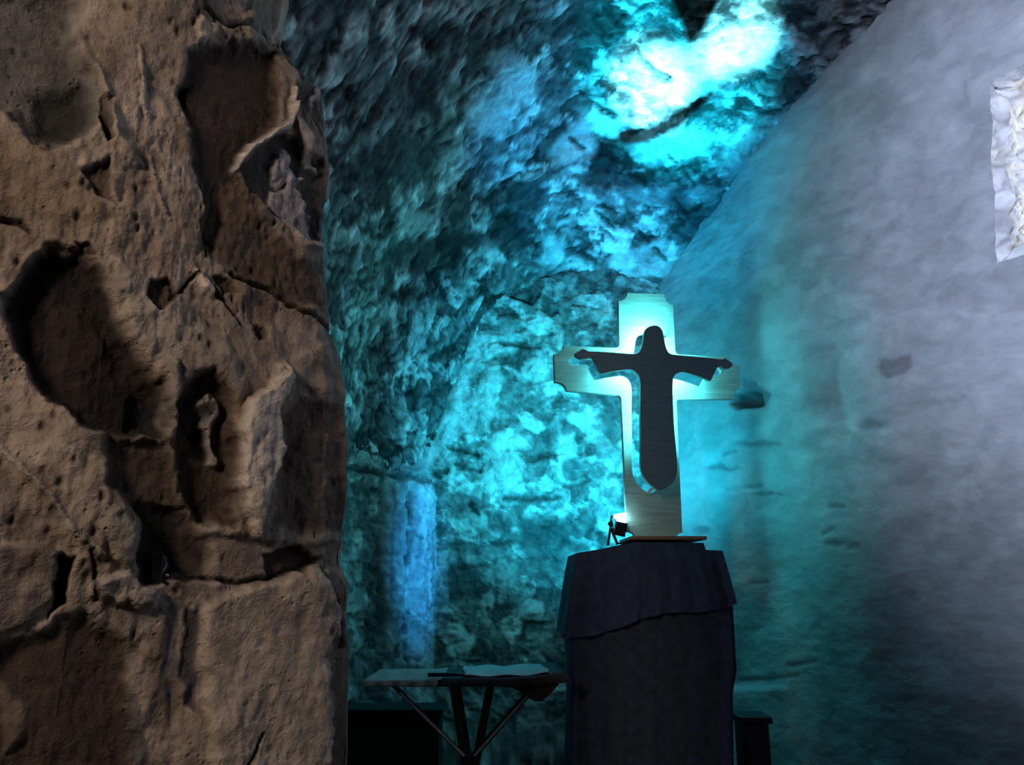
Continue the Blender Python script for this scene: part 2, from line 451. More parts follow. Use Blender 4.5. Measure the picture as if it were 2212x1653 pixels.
def build_back():
    path = [(1.25, 5.0), (1.0, 5.0), (.2, 5.03), (-.52, 5.0), (-.60, 4.86), (-.80, 4.62), (-.98, 4.3), (-1.3, 3.3), (-1.45, 2.4)]
    pl, t = resample(path, 430)
    pl = smooth1(pl, 12)
    z = np.concatenate([np.linspace(0, .45, 8)[:-1], np.arange(.45, 3.75, .009)])
    P = np.zeros((len(pl), len(z), 3)); P[..., 0] = pl[:, None, 0]; P[..., 1] = pl[:, None, 1]; P[..., 2] = z[None, :]
    n = normals(P)
    if n[200, 50, 1] > 0: n = -n
    px, py = project(P)
    w = np.stack([fbm(P*5, 4, 51), fbm(P*5+9, 4, 52), fbm(P*5+5, 4, 53)], -1)
    Q = P+w*.07
    d1, d2, cid = worley(Q*np.array([5.2, 5.2, 5.8]), 60)
    edge = ss(.02, .22, d2-d1)
    on = (px > 930)
    h = .030*fbm(P*2.2, 3, 61)+.013*(edge-.6)*(.4+cid*.8)+.016*fbm(P*11, 5, 62)+.010*fbm(P*26, 4, 63, ridged=True)
    d1b, d2b, cidb = worley(Q*13, 66)
    h += .008*ss(.02, .3, d2b-d1b)*(cidb > .4)
    c = np.broadcast_to(np.array([.30, .30, .29]), P.shape).copy()
    c = lerp3(c, np.array([.17, .18, .18]), ss(-.1, .35, fbm(P*4, 4, 64))*.8)
    c = lerp3(c, np.array([.15, .16, .16]), (1-edge)*.35)
    c = lerp3(c, np.array([.52, .53, .50]), edge*(cid > .68)*.75)
    c = lerp3(c, np.array([.45, .47, .45]), ss(.15, .5, fbm(P*8, 4, 65))*.7)
    c = lerp3(c, np.array([.10, .11, .11]), ss(.15, .45, fbm(P*np.array([9, 9, 16]), 4, 67))*.6)
    qx = px+w[..., 0]*26+fbm(P*18, 3, 71)*12; qy = py+w[..., 1]*26+fbm(P*18+4, 3, 72)*12
    Q2 = P+np.stack([fbm(P*17, 3, 54), fbm(P*17+9, 3, 55), fbm(P*17+5, 3, 56)], -1)*.035+w*.05
    e1, e2, ci = worley(Q2*9, 57); f1, f2_, cj = worley(Q2*np.array([20, 20, 26]), 58)
    h += .016*(ci-.5)*ss(0, .12, e2-e1)+.007*(cj-.5)*ss(0, .15, f2_-f1)
    c = c*((.55+.8*ci)*(.7+.55*cj))[..., None]
    stones = [((1165, 705), 30, 24, .6), ((1290, 670), 26, 20, .4), ((1146, 1322), 24, 34, .55), ((1100, 1018), 34, 34, .45), ((1066, 1030), 30, 30, .42),
              ((985, 1390), 26, 46, .42), ((1230, 1215), 20, 32, .42), ((1090, 1235), 38, 40, .34), ((950, 1280), 18, 26, .36), ((960, 1205), 18, 20, .36),
              ((1045, 1290), 18, 20, .36), ((1150, 900), 22, 22, .5), ((1100, 960), 40, 24, .5), ((1215, 990), 22, 52, .5), ((1170, 1400), 30, 30, .36),
              ((1255, 905), 32, 26, .5), ((1150, 800), 34, 30, .48), ((1250, 810), 34, 24, .45), ((1320, 960), 30, 50, .3), ((1030, 1130), 30, 24, .38),
              ((1150, 1540), 30, 50, .33), ((1002, 1610), 18, 34, .34), ((990, 1510), 14, 26, .3), ((960, 900), 22, 60, .35), ((1060, 850), 24, 60, .45)]
    for (cx, cy), rx, ry, al in stones:
        r = np.sqrt(((qx-cx)/rx)**2+((qy-cy)/ry)**2)
        m = 1-ss(.75, 1.1, r)
        h += .018*(1-ss(.3, 1.15, r)); c = lerp3(c, np.array([al, al*1.02, al*.97]), m*.85)
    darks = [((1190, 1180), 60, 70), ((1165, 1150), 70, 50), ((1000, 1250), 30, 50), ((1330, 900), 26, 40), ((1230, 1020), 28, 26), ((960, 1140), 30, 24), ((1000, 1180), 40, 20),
             ((860, 1540), 80, 50), ((905, 1480), 50, 40)]  # last two put the shade behind the table into the wall colour
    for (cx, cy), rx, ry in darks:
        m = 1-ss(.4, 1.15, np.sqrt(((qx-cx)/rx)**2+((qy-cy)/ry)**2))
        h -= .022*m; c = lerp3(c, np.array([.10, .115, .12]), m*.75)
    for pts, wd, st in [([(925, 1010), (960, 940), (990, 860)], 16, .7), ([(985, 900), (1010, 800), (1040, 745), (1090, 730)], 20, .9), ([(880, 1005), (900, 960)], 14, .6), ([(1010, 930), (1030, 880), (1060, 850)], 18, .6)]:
        g = np.exp(-(line_d(qx, qy, pts)/wd)**2); c = lerp3(c, np.array([.52, .52, .52]), g*st)  # bright light streaks along the arch painted as pale colour
    # horizontal courses and joints
    for pts, dd, wd in [([(740, 1010), (800, 1018), (860, 1030), (925, 1040)], .04, 6), ([(1090, 1075), (1150, 1080), (1200, 1076)], .03, 6), ([(1000, 1012), (1040, 1018)], .02, 4),
                        ([(1015, 1090), (1032, 1112)], .02, 4), ([(965, 965), (985, 972), (1030, 985)], .02, 4), ([(1100, 640), (1150, 660), (1165, 640)], .02, 4),
                        ([(1080, 740), (1140, 750)], .02, 6), ([(840, 1090), (935, 1100)], .006, 3), ([(830, 1200), (935, 1210)], .006, 3)]:
        g = np.exp(-(line_d(qx*.3+px*.7, qy*.3+py*.7, pts)/wd)**2); h -= dd*g; c = lerp3(c, np.array([.05, .06, .06]), g*.8)
    # two rounded shafts of the corner pier below the impost
    below = 1-ss(1030, 1045, -(-py)) if False else ss(1032, 1050, py)
    sx = px+fbm(P*np.array([6, 6, 2]), 3, 74)*9
    for cx, hw, amp in ((846, 27, .05), (908, 32, .07)):
        k = np.clip(1-((sx-cx)/hw)**2, 0, 1)**.5
        h += amp*k*below
        c = lerp3(c, np.array([.42, .43, .46])*(.7 if cx == 846 else 1), np.clip(k*1.6, 0, 1)*below*.85)
    str_ = fbm(P*np.array([40, 40, 4]), 3, 75)
    pier = below*(px < 945)*(px > 815)
    h += .006*str_*pier; c = c*(1+.5*(str_*pier))[..., None]
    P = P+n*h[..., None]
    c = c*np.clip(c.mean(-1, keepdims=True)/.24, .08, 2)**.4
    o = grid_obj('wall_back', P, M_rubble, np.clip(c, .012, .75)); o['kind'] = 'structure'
build_back()

def build_vault():
    prof = [(-.52, 1.93), (-.47, 2.2), (-.36, 2.6), (-.20, 2.98), (.05, 3.26), (.4, 3.40), (.8, 3.32), (1.0, 3.22), (1.6, 3.12), (2.6, 3.05), (4.6, 3.0)]
    B, t = resample(prof, 470); B = smooth1(B, 30)
    s = np.concatenate([np.arange(-.12, 2.7, .011), np.linspace(2.72, 6.5, 60)])
    XL = np.interp(s, [-.12, 0, .14, .38, .7, 1.7, 2.6, 6.5], [-.52, -.52, -.60, -.80, -.98, -1.3, -1.45, -2.0])
    XL = smooth1(XL.copy(), 10)
    w = 1-ss(-.5, .5, B[:, 0])
    w2 = ss(-.50, .45, B[:, 0])
    rise = np.interp(s, [-.12, 0, .8, 1.6, 2.4, 3.5, 6.5], [-.1, 0, .76, 1.18, 1.3, 1.35, 1.35]); rise = smooth1(rise.copy(), 40)
    P = np.zeros((len(B), len(s), 3))
    P[..., 0] = B[:, None, 0]+(XL[None, :]+.52)*w[:, None]
    P[..., 1] = 5-s[None, :]
    P[..., 2] = B[:, None, 1]+rise[None, :]*w2[:, None]
    P[..., 2] = np.minimum(P[..., 2], 4.75)
    n = normals(P)
    if n[200, 100, 2] > 0: n = -n
    px, py = project(P)
    ww = np.stack([fbm(P*4, 4, 81), fbm(P*4+9, 4, 82), fbm(P*4+5, 4, 83)], -1)
    Q = P+ww*.09
    St = np.array([4.2, 9.5, 6.5])
    d1, d2, cid = worley(Q*St, 90)
    edge = ss(.02, .2, d2-d1)
    h = .055*fbm(P*2.0, 4, 91)+.010*(edge-.6)*(.4+cid)+.012*fbm(P*9, 5, 92)+.006*fbm(P*np.array([18, 24, 24]), 4, 93, ridged=True)
    fis = fbm(Q*np.array([3.2, 15, 11]), 4, 94, ridged=True)
    h -= .035*ss(.55, .8, fis)
    c = np.broadcast_to(np.array([.30, .30, .30]), P.shape).copy()
    c = lerp3(c, np.array([.14, .15, .15]), ss(-.15, .35, fbm(P*3.4, 5, 95))*.85)
    c = lerp3(c, np.array([.10, .11, .11]), (1-edge)*.7)
    c = lerp3(c, np.array([.50, .51, .50]), ss(.1, .4, fbm(P*np.array([6, 7, 7]), 5, 96))*.8)
    c = lerp3(c, np.array([.07, .07, .08]), ss(.5, .8, fis)*.8)
    Q2 = P+np.stack([fbm(P*15, 3, 84), fbm(P*15+9, 3, 85), fbm(P*15+5, 3, 86)], -1)*.04+ww*.06
    e1, e2, ci = worley(Q2*np.array([4.5, 9, 7]), 87); f1, f2_, cj = worley(Q2*np.array([11, 22, 18]), 88)
    h += .030*(ci-.5)*ss(0, .12, e2-e1)+.012*(cj-.5)*ss(0, .15, f2_-f1)
    c = c*((.40+1.05*ci)*(.6+.75*cj))[..., None]
    qx = px+ww[..., 0]*24+fbm(P*16, 3, 97)*10; qy = py+ww[..., 1]*24+fbm(P*16+4, 3, 98)*10
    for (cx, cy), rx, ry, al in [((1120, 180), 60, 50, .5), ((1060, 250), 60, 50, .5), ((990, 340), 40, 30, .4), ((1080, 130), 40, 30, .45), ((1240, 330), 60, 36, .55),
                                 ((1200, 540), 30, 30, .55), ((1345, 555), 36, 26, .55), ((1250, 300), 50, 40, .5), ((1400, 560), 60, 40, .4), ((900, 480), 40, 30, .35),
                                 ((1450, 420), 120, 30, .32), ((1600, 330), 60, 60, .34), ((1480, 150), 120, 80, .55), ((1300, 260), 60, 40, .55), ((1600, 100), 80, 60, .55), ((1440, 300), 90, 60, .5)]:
        m = 1-ss(.55, 1.15, np.sqrt(((qx-cx)/rx)**2+((qy-cy)/ry)**2)); c = lerp3(c, np.array([al]*3), m*.7); h += .012*m  # pale patches, several painting lamp-lit spots into the vault colour
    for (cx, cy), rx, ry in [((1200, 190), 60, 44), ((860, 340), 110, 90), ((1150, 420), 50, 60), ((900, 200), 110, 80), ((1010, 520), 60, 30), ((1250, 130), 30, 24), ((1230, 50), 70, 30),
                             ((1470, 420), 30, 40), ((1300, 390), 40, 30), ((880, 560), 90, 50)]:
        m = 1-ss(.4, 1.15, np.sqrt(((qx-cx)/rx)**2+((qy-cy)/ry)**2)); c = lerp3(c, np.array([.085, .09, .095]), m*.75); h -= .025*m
    for pts, dd, wd in [([(1372, 98), (1395, 130), (1420, 160), (1440, 172)], .06, 7), ([(1276, 212), (1300, 232), (1325, 248)], .05, 6), ([(1232, 300), (1262, 322)], .04, 5),
                        ([(1290, 455), (1326, 490)], .04, 5), ([(1300, 490), (1330, 520)], .04, 4), ([(1250, 545), (1285, 560)], .04, 5), ([(1245, 515), (1275, 530)], .04, 5),
                        ([(1380, 500), (1400, 525)], .03, 4), ([(1410, 540), (1435, 560)], .03, 4), ([(1440, 330), (1462, 350)], .03, 4), ([(1480, 370), (1500, 400)], .03, 5),
                        ([(1460, 430), (1490, 470)], .03, 5), ([(1400, 75), (1440, 70), (1455, 85)], .04, 6), ([(1340, 60), (1300, 20)], .03, 5)]:
        g = np.exp(-(line_d(qx*.3+px*.7, qy*.3+py*.7, pts)/wd)**2); h -= dd*g; c = lerp3(c, np.array([.04, .045, .05]), g*.85)
    amp = 1-.65*ss(2.8, 3.4, 5-P[..., 1]+0*px)
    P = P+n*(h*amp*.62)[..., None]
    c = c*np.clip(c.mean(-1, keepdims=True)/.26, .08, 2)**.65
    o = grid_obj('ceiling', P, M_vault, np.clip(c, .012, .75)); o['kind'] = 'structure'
build_vault()

# ---------------- right wall with a deep window opening
WN = np.array([WD[1], -WD[0]])      # points into the room (-.834,-.552)
def wall_hit(px, py):
    p = at_plane(px, py, (C0[0], C0[1], 0), np.array([WN[0], WN[1], 0]))
    return (p[:2]-C0) @ WD, p[2]
s_w0, z_top = wall_hit(2146, 172); s_w0b, z_bot = wall_hit(2150, 570)
s_top, _ = wall_hit(2138, 172); s_bot, _ = wall_hit(2152, 570)
s_w0 = (s_top+s_bot)/2; s_w1 = s_w0+.62
def w_shift(S, Z):
    t = np.clip((Z-z_bot)/(z_top-z_bot), -.3, 1.3)
    sh = (s_bot-s_w0)+(s_top-s_bot)*t
    wob = fbm(np.stack([Z*6, Z*0+2.2, Z*0], -1), 4, 120)*.03
    return S+(sh+wob)*np.exp(-((S-s_w0)/.45)**2)
print('window', s_w0, s_w1, z_bot, z_top)
def build_right():
    s = np.unique(np.concatenate([np.linspace(-.35, 0, 6), np.arange(0, s_w0, .011), [s_w0], np.linspace(s_w0, s_w1, 30), np.linspace(s_w1, s_w1+1, 60), np.linspace(s_w1+1, 8.0, 60)]))
    z = np.unique(np.concatenate([np.linspace(0, .4, 8), np.arange(.4, z_bot, .011), np.linspace(z_bot, z_top, 90), np.arange(z_top, 5.1, .013)]))
    S, Z = np.meshgrid(s, z, indexing='ij')
    S0 = S; S = w_shift(S, Z)
    P = np.stack([C0[0]+WD[0]*S, C0[1]+WD[1]*S, Z], -1)
    px, py = project(P)
    h = .030*fbm(P*1.7, 4, 101)+.010*fbm(P*np.array([7, 7, 12]), 5, 102)+.005*fbm(P*np.array([16, 16, 40]), 4, 103, ridged=True)
    c = np.broadcast_to(np.array([.40, .40, .40]), P.shape).copy()
    c = lerp3(c, np.array([.30, .30, .30]), ss(-.1, .4, fbm(P*3, 4, 104))*.7)
    c = lerp3(c, np.array([.48, .48, .47]), ss(.0, .4, fbm(P*np.array([6, 6, 9]), 4, 105))*.5)
    wx = fbm(P*12, 4, 106)*12; wy = fbm(P*12+3, 4, 107)*10
    qx, qy = px+wx, py+wy
    # broken hole beside the cross arm with a shallow scar
    sd = poly_sd(qx, qy, [(1585, 850), (1612, 846), (1640, 852), (1642, 872), (1605, 884), (1584, 872)])
    m = 1-ss(-3, 4, sd); h -= .10*m; c = lerp3(c, np.array([.055, .05, .06]), m*.95)
    sd = poly_sd(qx, qy, [(1600, 815), (1640, 840), (1668, 856), (1655, 872), (1640, 878), (1600, 870)])
    m = 1-ss(-4, 5, sd); h -= .03*m; c = lerp3(c, np.array([.16, .15, .16]), m*.6)
    sd = poly_sd(qx, qy, [(1903, 778), (1966, 772), (1968, 795), (1948, 808), (1925, 820), (1905, 812)])
    m = 1-ss(-5, 7, sd); h -= .008*m; c = lerp3(c, np.array([.20, .17, .19]), m*.8)
    for (cx, cy), rx, ry in [((1800, 1178), 26, 8), ((1842, 1182), 20, 9), ((1515, 1150), 20, 12), ((1880, 920), 40, 14), ((1640, 960), 60, 8), ((1560, 1010), 40, 6), ((1660, 1070), 50, 5)]:
        m = 1-ss(.4, 1.2, np.sqrt(((qx-cx)/rx)**2+((qy-cy)/ry)**2)); h -= .012*m; c = lerp3(c, np.array([.16, .16, .17]), m*.7)
    for pts in [[(1600, 1470), (1660, 1468), (1720, 1460)], [(1790, 1092), (1820, 1094)], [(1775, 1155), (1795, 1143)], [(1565, 985), (1590, 975)], [(1620, 1260), (1660, 1258)], [(1700, 1440), (1760, 1430)], [(1570, 1060), (1640, 1050)]]:
        g = np.exp(-(line_d(qx*.4+px*.6, qy*.4+py*.6, pts)/4)**2); h -= .012*g; c = lerp3(c, np.array([.10, .10, .11]), g*.6)
    for (cx, cy), rx, ry in [((1915, 930), 20, 10), ((1830, 1440), 34, 20), ((1600, 1060), 60, 8), ((1640, 720), 90, 40)]:
        m = 1-ss(.3, 1.2, np.sqrt(((qx-cx)/rx)**2+((qy-cy)/ry)**2)); c = lerp3(c, np.array([.52, .52, .52]), m*.5)
    # plinth course low on the wall beside the pedestal
    h += .05*ss(1478, 1492, py+wy*.4)*(px < 1720)*(1-ss(1660, 1720, px))
    S = S0
    hole = (S > s_w0-1e-4) & (S < s_w1-1e-4) & (Z > z_bot-1e-4) & (Z < z_top-1e-4)
    # keep the rim of the opening tidy
    rim = np.minimum.reduce([np.abs(S-s_w0)+10*((Z < z_bot-.1) | (Z > z_top+.1)), np.abs(S-s_w1)+10*((Z < z_bot-.1) | (Z > z_top+.1)),
                             np.abs(Z-z_bot)+10*((S < s_w0-.1) | (S > s_w1+.1)), np.abs(Z-z_top)+10*((S < s_w0-.1) | (S > s_w1+.1))])
    h *= ss(0, .12, rim)*.9+.1*0
    P[..., 0] += WN[0]*h; P[..., 1] += WN[1]*h
    skip = hole
    o = grid_obj('wall_right', P, M_plaster, np.clip(c, .02, .85), skip=skip); o['kind'] = 'structure'
    # reveal: four rough faces through the thickness of the wall
    D = .62
    ring = [(s_w0, z_bot), (s_w0, z_top), (s_w1, z_top), (s_w1, z_bot), (s_w0, z_bot)]
    rp, tt = resample(ring, 330)
    d = np.linspace(0, D, 60)
    R = np.zeros((len(rp), len(d), 3)); rpw = rp.copy(); rpw[:, 0] = w_shift(rp[:, 0], rp[:, 1])
    cen = np.array([(s_w0+s_w1)/2, (z_bot+z_top)/2])
    sp = np.repeat(rpw[:, None, :], len(d), 1)
    R[..., 0] = C0[0]+WD[0]*sp[..., 0]-WN[0]*d[None, :]; R[..., 1] = C0[1]+WD[1]*sp[..., 0]-WN[1]*d[None, :]; R[..., 2] = sp[..., 1]
    inw = np.zeros_like(R); cc = (cen-rp)
    side = np.array([[1, 0]]*len(rp), float)
    hs = np.abs(rp[:, 0]-s_w0) < 1e-3; he = np.abs(rp[:, 0]-s_w1) < 1e-3
    side[:] = 0; side[hs] = (1, 0); side[he] = (-1, 0); b = ~(hs | he); side[b & (rp[:, 1] > cen[1])] = (0, -1); side[b & (rp[:, 1] <= cen[1])] = (0, 1)
    inw[..., 0] = WD[0]*side[:, None, 0]; inw[..., 1] = WD[1]*side[:, None, 0]; inw[..., 2] = side[:, None, 1]
    hh = (.05*(fbm(R*5, 4, 111)+.35)+.04*fbm(R*10, 4, 112, ridged=True))*ss(0, .05, d)[None, :]
    hh = np.maximum(hh, -.02)
    d1, d2, cid = worley(R*9, 113); hh += .03*ss(.0, .3, d2-d1)*ss(0, .06, d)[None, :]*(cid-.2)
    R = R+inw*hh[..., None]
    c = np.broadcast_to(np.array([.72, .72, .71]), R.shape).copy(); c = lerp3(c, np.array([.42, .41, .41]), (1-ss(.02, .2, d2-d1))*.8)
    w = grid_obj('window_1', R, M_jamb, c); w['kind'] = 'structure'
build_right()

# ---------------- closed shell, floor
def quad(name, pts, mat, kind='structure'):
    o = mesh_obj(name, pts, [(0, 1, 2, 3)], mat, smooth=False); o['kind'] = kind; return o
def slab(name, lo, hi, mat):
    bm = bmesh.new(); box_bm(bm, Vector([(a+b)/2 for a, b in zip(lo, hi)]), [b-a for a, b in zip(lo, hi)])
    o = bm_obj(name, bm, mat); o['kind'] = 'structure'; return o
e8 = C0+WD*8
slab('floor', (-3.4, -1.9, -.1), (5.6, 5.5, 0), M_floor)
slab('wall_front', (-3.4, -1.9, 0), (5.6, -1.7, 5.0), M_shell)
slab('wall_side', (-3.4, -1.9, 0), (-3.2, 5.5, 5.0), M_shell)
slab('wall_outer', (-3.4, 5.3, 0), (1.2, 5.5, 5.0), M_shell)
roof = mesh_obj('roof', [(-3.4, -1.9, 5), (e8[0]-.05, -1.9, 5), (e8[0]-.05, -1.67, 5), (.8, 5.3, 5), (.8, 5.5, 5), (-3.4, 5.5, 5)], [(0, 1, 2, 3, 4, 5)], M_shell, smooth=False); roof['kind'] = 'structure'; roof.name = 'roof_cover'  # unseen roof added to keep sky light out

# ================================================================ CROSS
YAW = math.radians(10)
CR = np.array([math.cos(YAW), math.sin(YAW), 0]); CN = np.array([math.sin(YAW), -math.cos(YAW), 0])
CY = 3.62
cb = at_y(1415, 1163, CY)          # middle of the foot of the cross
def uv(px, py, off=0.0):
    p = at_plane(px, py, cb+CN*off, CN); d = p-cb
    return np.array([d @ CR, d[2]])
def crop(pts): return [(1160+x/2.6667, 600+y/2.6667) for x, y in pts]
M_plane = Matrix(((CR[0], 0, CN[0], cb[0]), (CR[1], 0, CN[1], cb[1]), (CR[2], 1, CN[2], cb[2]), (0, 0, 0, 1)))
# local axes: x = along arms, y = up, z = towards viewer
def mplane(off):
    m = M_plane.copy(); m.translation = Vector(cb+CN*off); return m

wood, wnt, wb = mat_new('cross_wood')
wb.inputs['Roughness'].default_value = .55
tc = wnt.nodes.new('ShaderNodeTexCoord'); mp = wnt.nodes.new('ShaderNodeMapping'); mp.inputs['Scale'].default_value = (2.2, 2.2, 26)
n1 = wnt.nodes.new('ShaderNodeTexNoise'); n1.inputs['Scale'].default_value = 2.4; n1.inputs['Detail'].default_value = 7; n1.inputs['Distortion'].default_value = 1.2
rp_ = wnt.nodes.new('ShaderNodeValToRGB'); rp_.color_ramp.elements[0].position = .3; rp_.color_ramp.elements[0].color = (.24, .24, .215, 1)
rp_.color_ramp.elements[1].position = .7; rp_.color_ramp.elements[1].color = (.36, .36, .33, 1)
vk = wnt.nodes.new('ShaderNodeTexVoronoi'); vk.inputs['Scale'].default_value = 11
kr = wnt.nodes.new('ShaderNodeMapRange'); kr.inputs['From Min'].default_value = .02; kr.inputs['From Max'].default_value = .09; kr.inputs['To Min'].default_value = .35; kr.inputs['To Max'].default_value = 1
mxk = wnt.nodes.new('ShaderNodeMix'); mxk.data_type = 'RGBA'; mxk.blend_type = 'MULTIPLY'; mxk.inputs[0].default_value = 1
wnt.links.new(tc.outputs['Object'], mp.inputs[0]); wnt.links.new(mp.outputs[0], n1.inputs['Vector']); wnt.links.new(n1.outputs[0], rp_.inputs[0])
wnt.links.new(tc.outputs['Object'], vk.inputs['Vector']); wnt.links.new(vk.outputs['Distance'], kr.inputs[0])
wnt.links.new(rp_.outputs[0], mxk.inputs[6]); wnt.links.new(kr.outputs[0], mxk.inputs[7]); wnt.links.new(mxk.outputs[2], wb.inputs['Base Color'])
M_fig = simple('shaded_figure_wood', (.11, .20, .23), .6, .2, 6, stretch=(2, 2, 26))  # same wood as the cross, its shade and teal light put into the colour
M_board = simple('board_wood', (.28, .17, .10), .5, .25, 6, stretch=(2, 30, 30))

def arc_pts(a, b, c, n=8):
    """concave quarter scallop from a to b bowing towards c"""
    a, b, c = map(np.array, (a, b, c)); out = []
    for k in range(n+1):
        t = k/n; out.append(tuple(a*(1-t)**2+2*c*t*(1-t)+b*t*t))
    return out
O = []
O += [(520, 85), (735, 94)]
O += arc_pts((735, 94), (785, 158), (741, 150))
O += arc_pts((797, 415), (822, 442), (800, 440), 5)
O += [(1110, 455)]
O += arc_pts((1110, 455), (1165, 512), (1118, 500))
O += arc_pts((1170, 640), (1130, 700), (1136, 648))
O += arc_pts((822, 702), (805, 715), (807, 702), 4)
O += [(838, 1470)]
O += arc_pts((838, 1470), (800, 1502), (806, 1474))
O += [(566, 1502)]
O += arc_pts((566, 1502), (523, 1466), (562, 1466))
O += [(519, 1466)]
O += arc_pts((487, 708), (470, 678), (484, 682), 5)
O += [(170, 652)]
O += arc_pts((170, 652), (103, 601), (160, 602))
O += [(97, 440)]
O += arc_pts((98, 440), (153, 392), (148, 436))
O += arc_pts((450, 404), (475, 382), (473, 400), 5)
O += arc_pts((470, 135), (520, 85), (516, 128))
outer = [(q[0], max(q[1], .0005)) for q in (uv(*p) for p in crop(O))]
Fg = [(675, 275), (705, 282), (724, 308), (733, 350), (742, 395), (755, 425), (775, 440), (820, 446), (900, 453), (1000, 463), (1050, 469), (1072, 469), (1086, 464), (1098, 474), (1118, 488),
      (1127, 503), (1114, 519), (1088, 523), (1068, 515), (1052, 508), (1038, 520), (1026, 545), (1012, 572), (1000, 593), (978, 584), (930, 567), (880, 552), (840, 544), (812, 549), (793, 564), (783, 595),
      (783, 700), (790, 850), (801, 980), (809, 1080), (806, 1130), (790, 1172), (758, 1202), (722, 1219), (700, 1226), (678, 1212), (645, 1184), (618, 1148), (604, 1108), (599, 1050), (598, 900), (596, 750), (597, 630),
      (592, 580), (575, 549), (543, 529), (500, 530), (430, 540), (378, 551), (362, 535), (345, 505), (328, 474), (318, 461), (300, 459), (285, 464), (262, 466), (238, 461), (221, 446), (222, 433), (243, 425),
      (252, 414), (266, 411), (279, 415), (298, 424), (330, 425), (400, 428), (480, 434), (555, 439), (582, 434), (598, 415), (609, 385), (615, 345), (622, 308), (640, 285)]
OFF = .125
fig2 = [uv(*p, off=OFF) for p in catmull(crop(Fg), 3)]
# the same outline cut through the panel, straight behind the figure
cross = thing('wooden_cross', 'wooden cross with scalloped ends and a robed figure cut out, standing on the pedestal', 'cross', cb)
hole = [(p[0], p[1]) for p in fig2]
pan = plate('panel', [[tuple(p) for p in outer], hole[::-1]], .026, mplane(-.013), wood, cross); rel(cross, pan)
fg = plate('figure', [hole], .022, mplane(OFF-.011), M_fig, cross); rel(cross, fg); fg['label'] = 'dark robed silhouette with outstretched arms'
def W3(u, v, off): return Vector(cb+CR*u+CN*off)+Vector((0, 0, v))
tip = uv(1418, 1052, OFF)
bm = bmesh.new(); tube(bm, [W3(tip[0]+.012, tip[1]+.02, OFF-.015), W3(tip[0]-.004, tip[1]-.022, -.002)], .006)
rel(cross, bm_obj('spacer_rod', bm, M_board, cross, smooth=True)); bm = bmesh.new()
hd = uv(1432, 720, OFF)
tube(bm, [W3(hd[0]-.01, hd[1], OFF-.015), W3(hd[0]+.055, hd[1]+.02, -.002)], .006)
rel(cross, bm_obj('spacer_rod', bm, M_board, cross, smooth=True))
M_led = simple('led_strip_body', (.6, .6, .6), .5)
bm = bmesh.new(); box_bm(bm, Vector((0, 0, 0)), (.03, .5, .004)); 
box_bm(bm, Vector((0, .16, 0)), (.42, .02, .004))
lc = uv(1420, 850, OFF)
mm = mplane(OFF-.026); mm.translation = W3(lc[0], lc[1], OFF-.0245)
bmesh.ops.transform(bm, matrix=mm, verts=bm.verts)
rel(cross, bm_obj('light_strip', bm, M_led, cross))

# ================================================================ PEDESTAL + CLOTH
M_cloth = simple('dark_cloth', (.040, .062, .105), .95, .3, 30, bump=.002)
M_cloth2 = simple('dark_under_cloth', (.036, .050, .078), .95, .3, 30, bump=.002)
M_dark = simple('black_painted_wood', (.030, .028, .028), .7, .3, 14)
FY = 3.42; BY = 3.98
def xz(px, py, Y=FY): p = at_y(px, py, Y); return p[0], p[2]
# pedestal box
xl, _ = xz(1252, 1300); xr, _ = xz(1572, 1300); _, zt = xz(1400, 1192)
ped = thing('pedestal', 'tall boxy pedestal under dark draped cloth, carrying the wooden cross', 'pedestal', ((xl+xr)/2, (FY+BY)/2, 0))
bm = bmesh.new(); box_bm(bm, Vector(((xl+xr)/2, (FY+BY)/2+.02, (zt-.03)/2+.03)), (xr-xl-.03, BY-FY-.07, zt-.09)); rel(ped, bm_obj('body', bm, M_dark, ped, bevel=.006))
bm = bmesh.new(); box_bm(bm, Vector(((xl+xr)/2, (FY+BY)/2+.02, .03)), (xr-xl+.02, BY-FY, .06)); rel(ped, bm_obj('plinth', bm, M_dark, ped, bevel=.008))

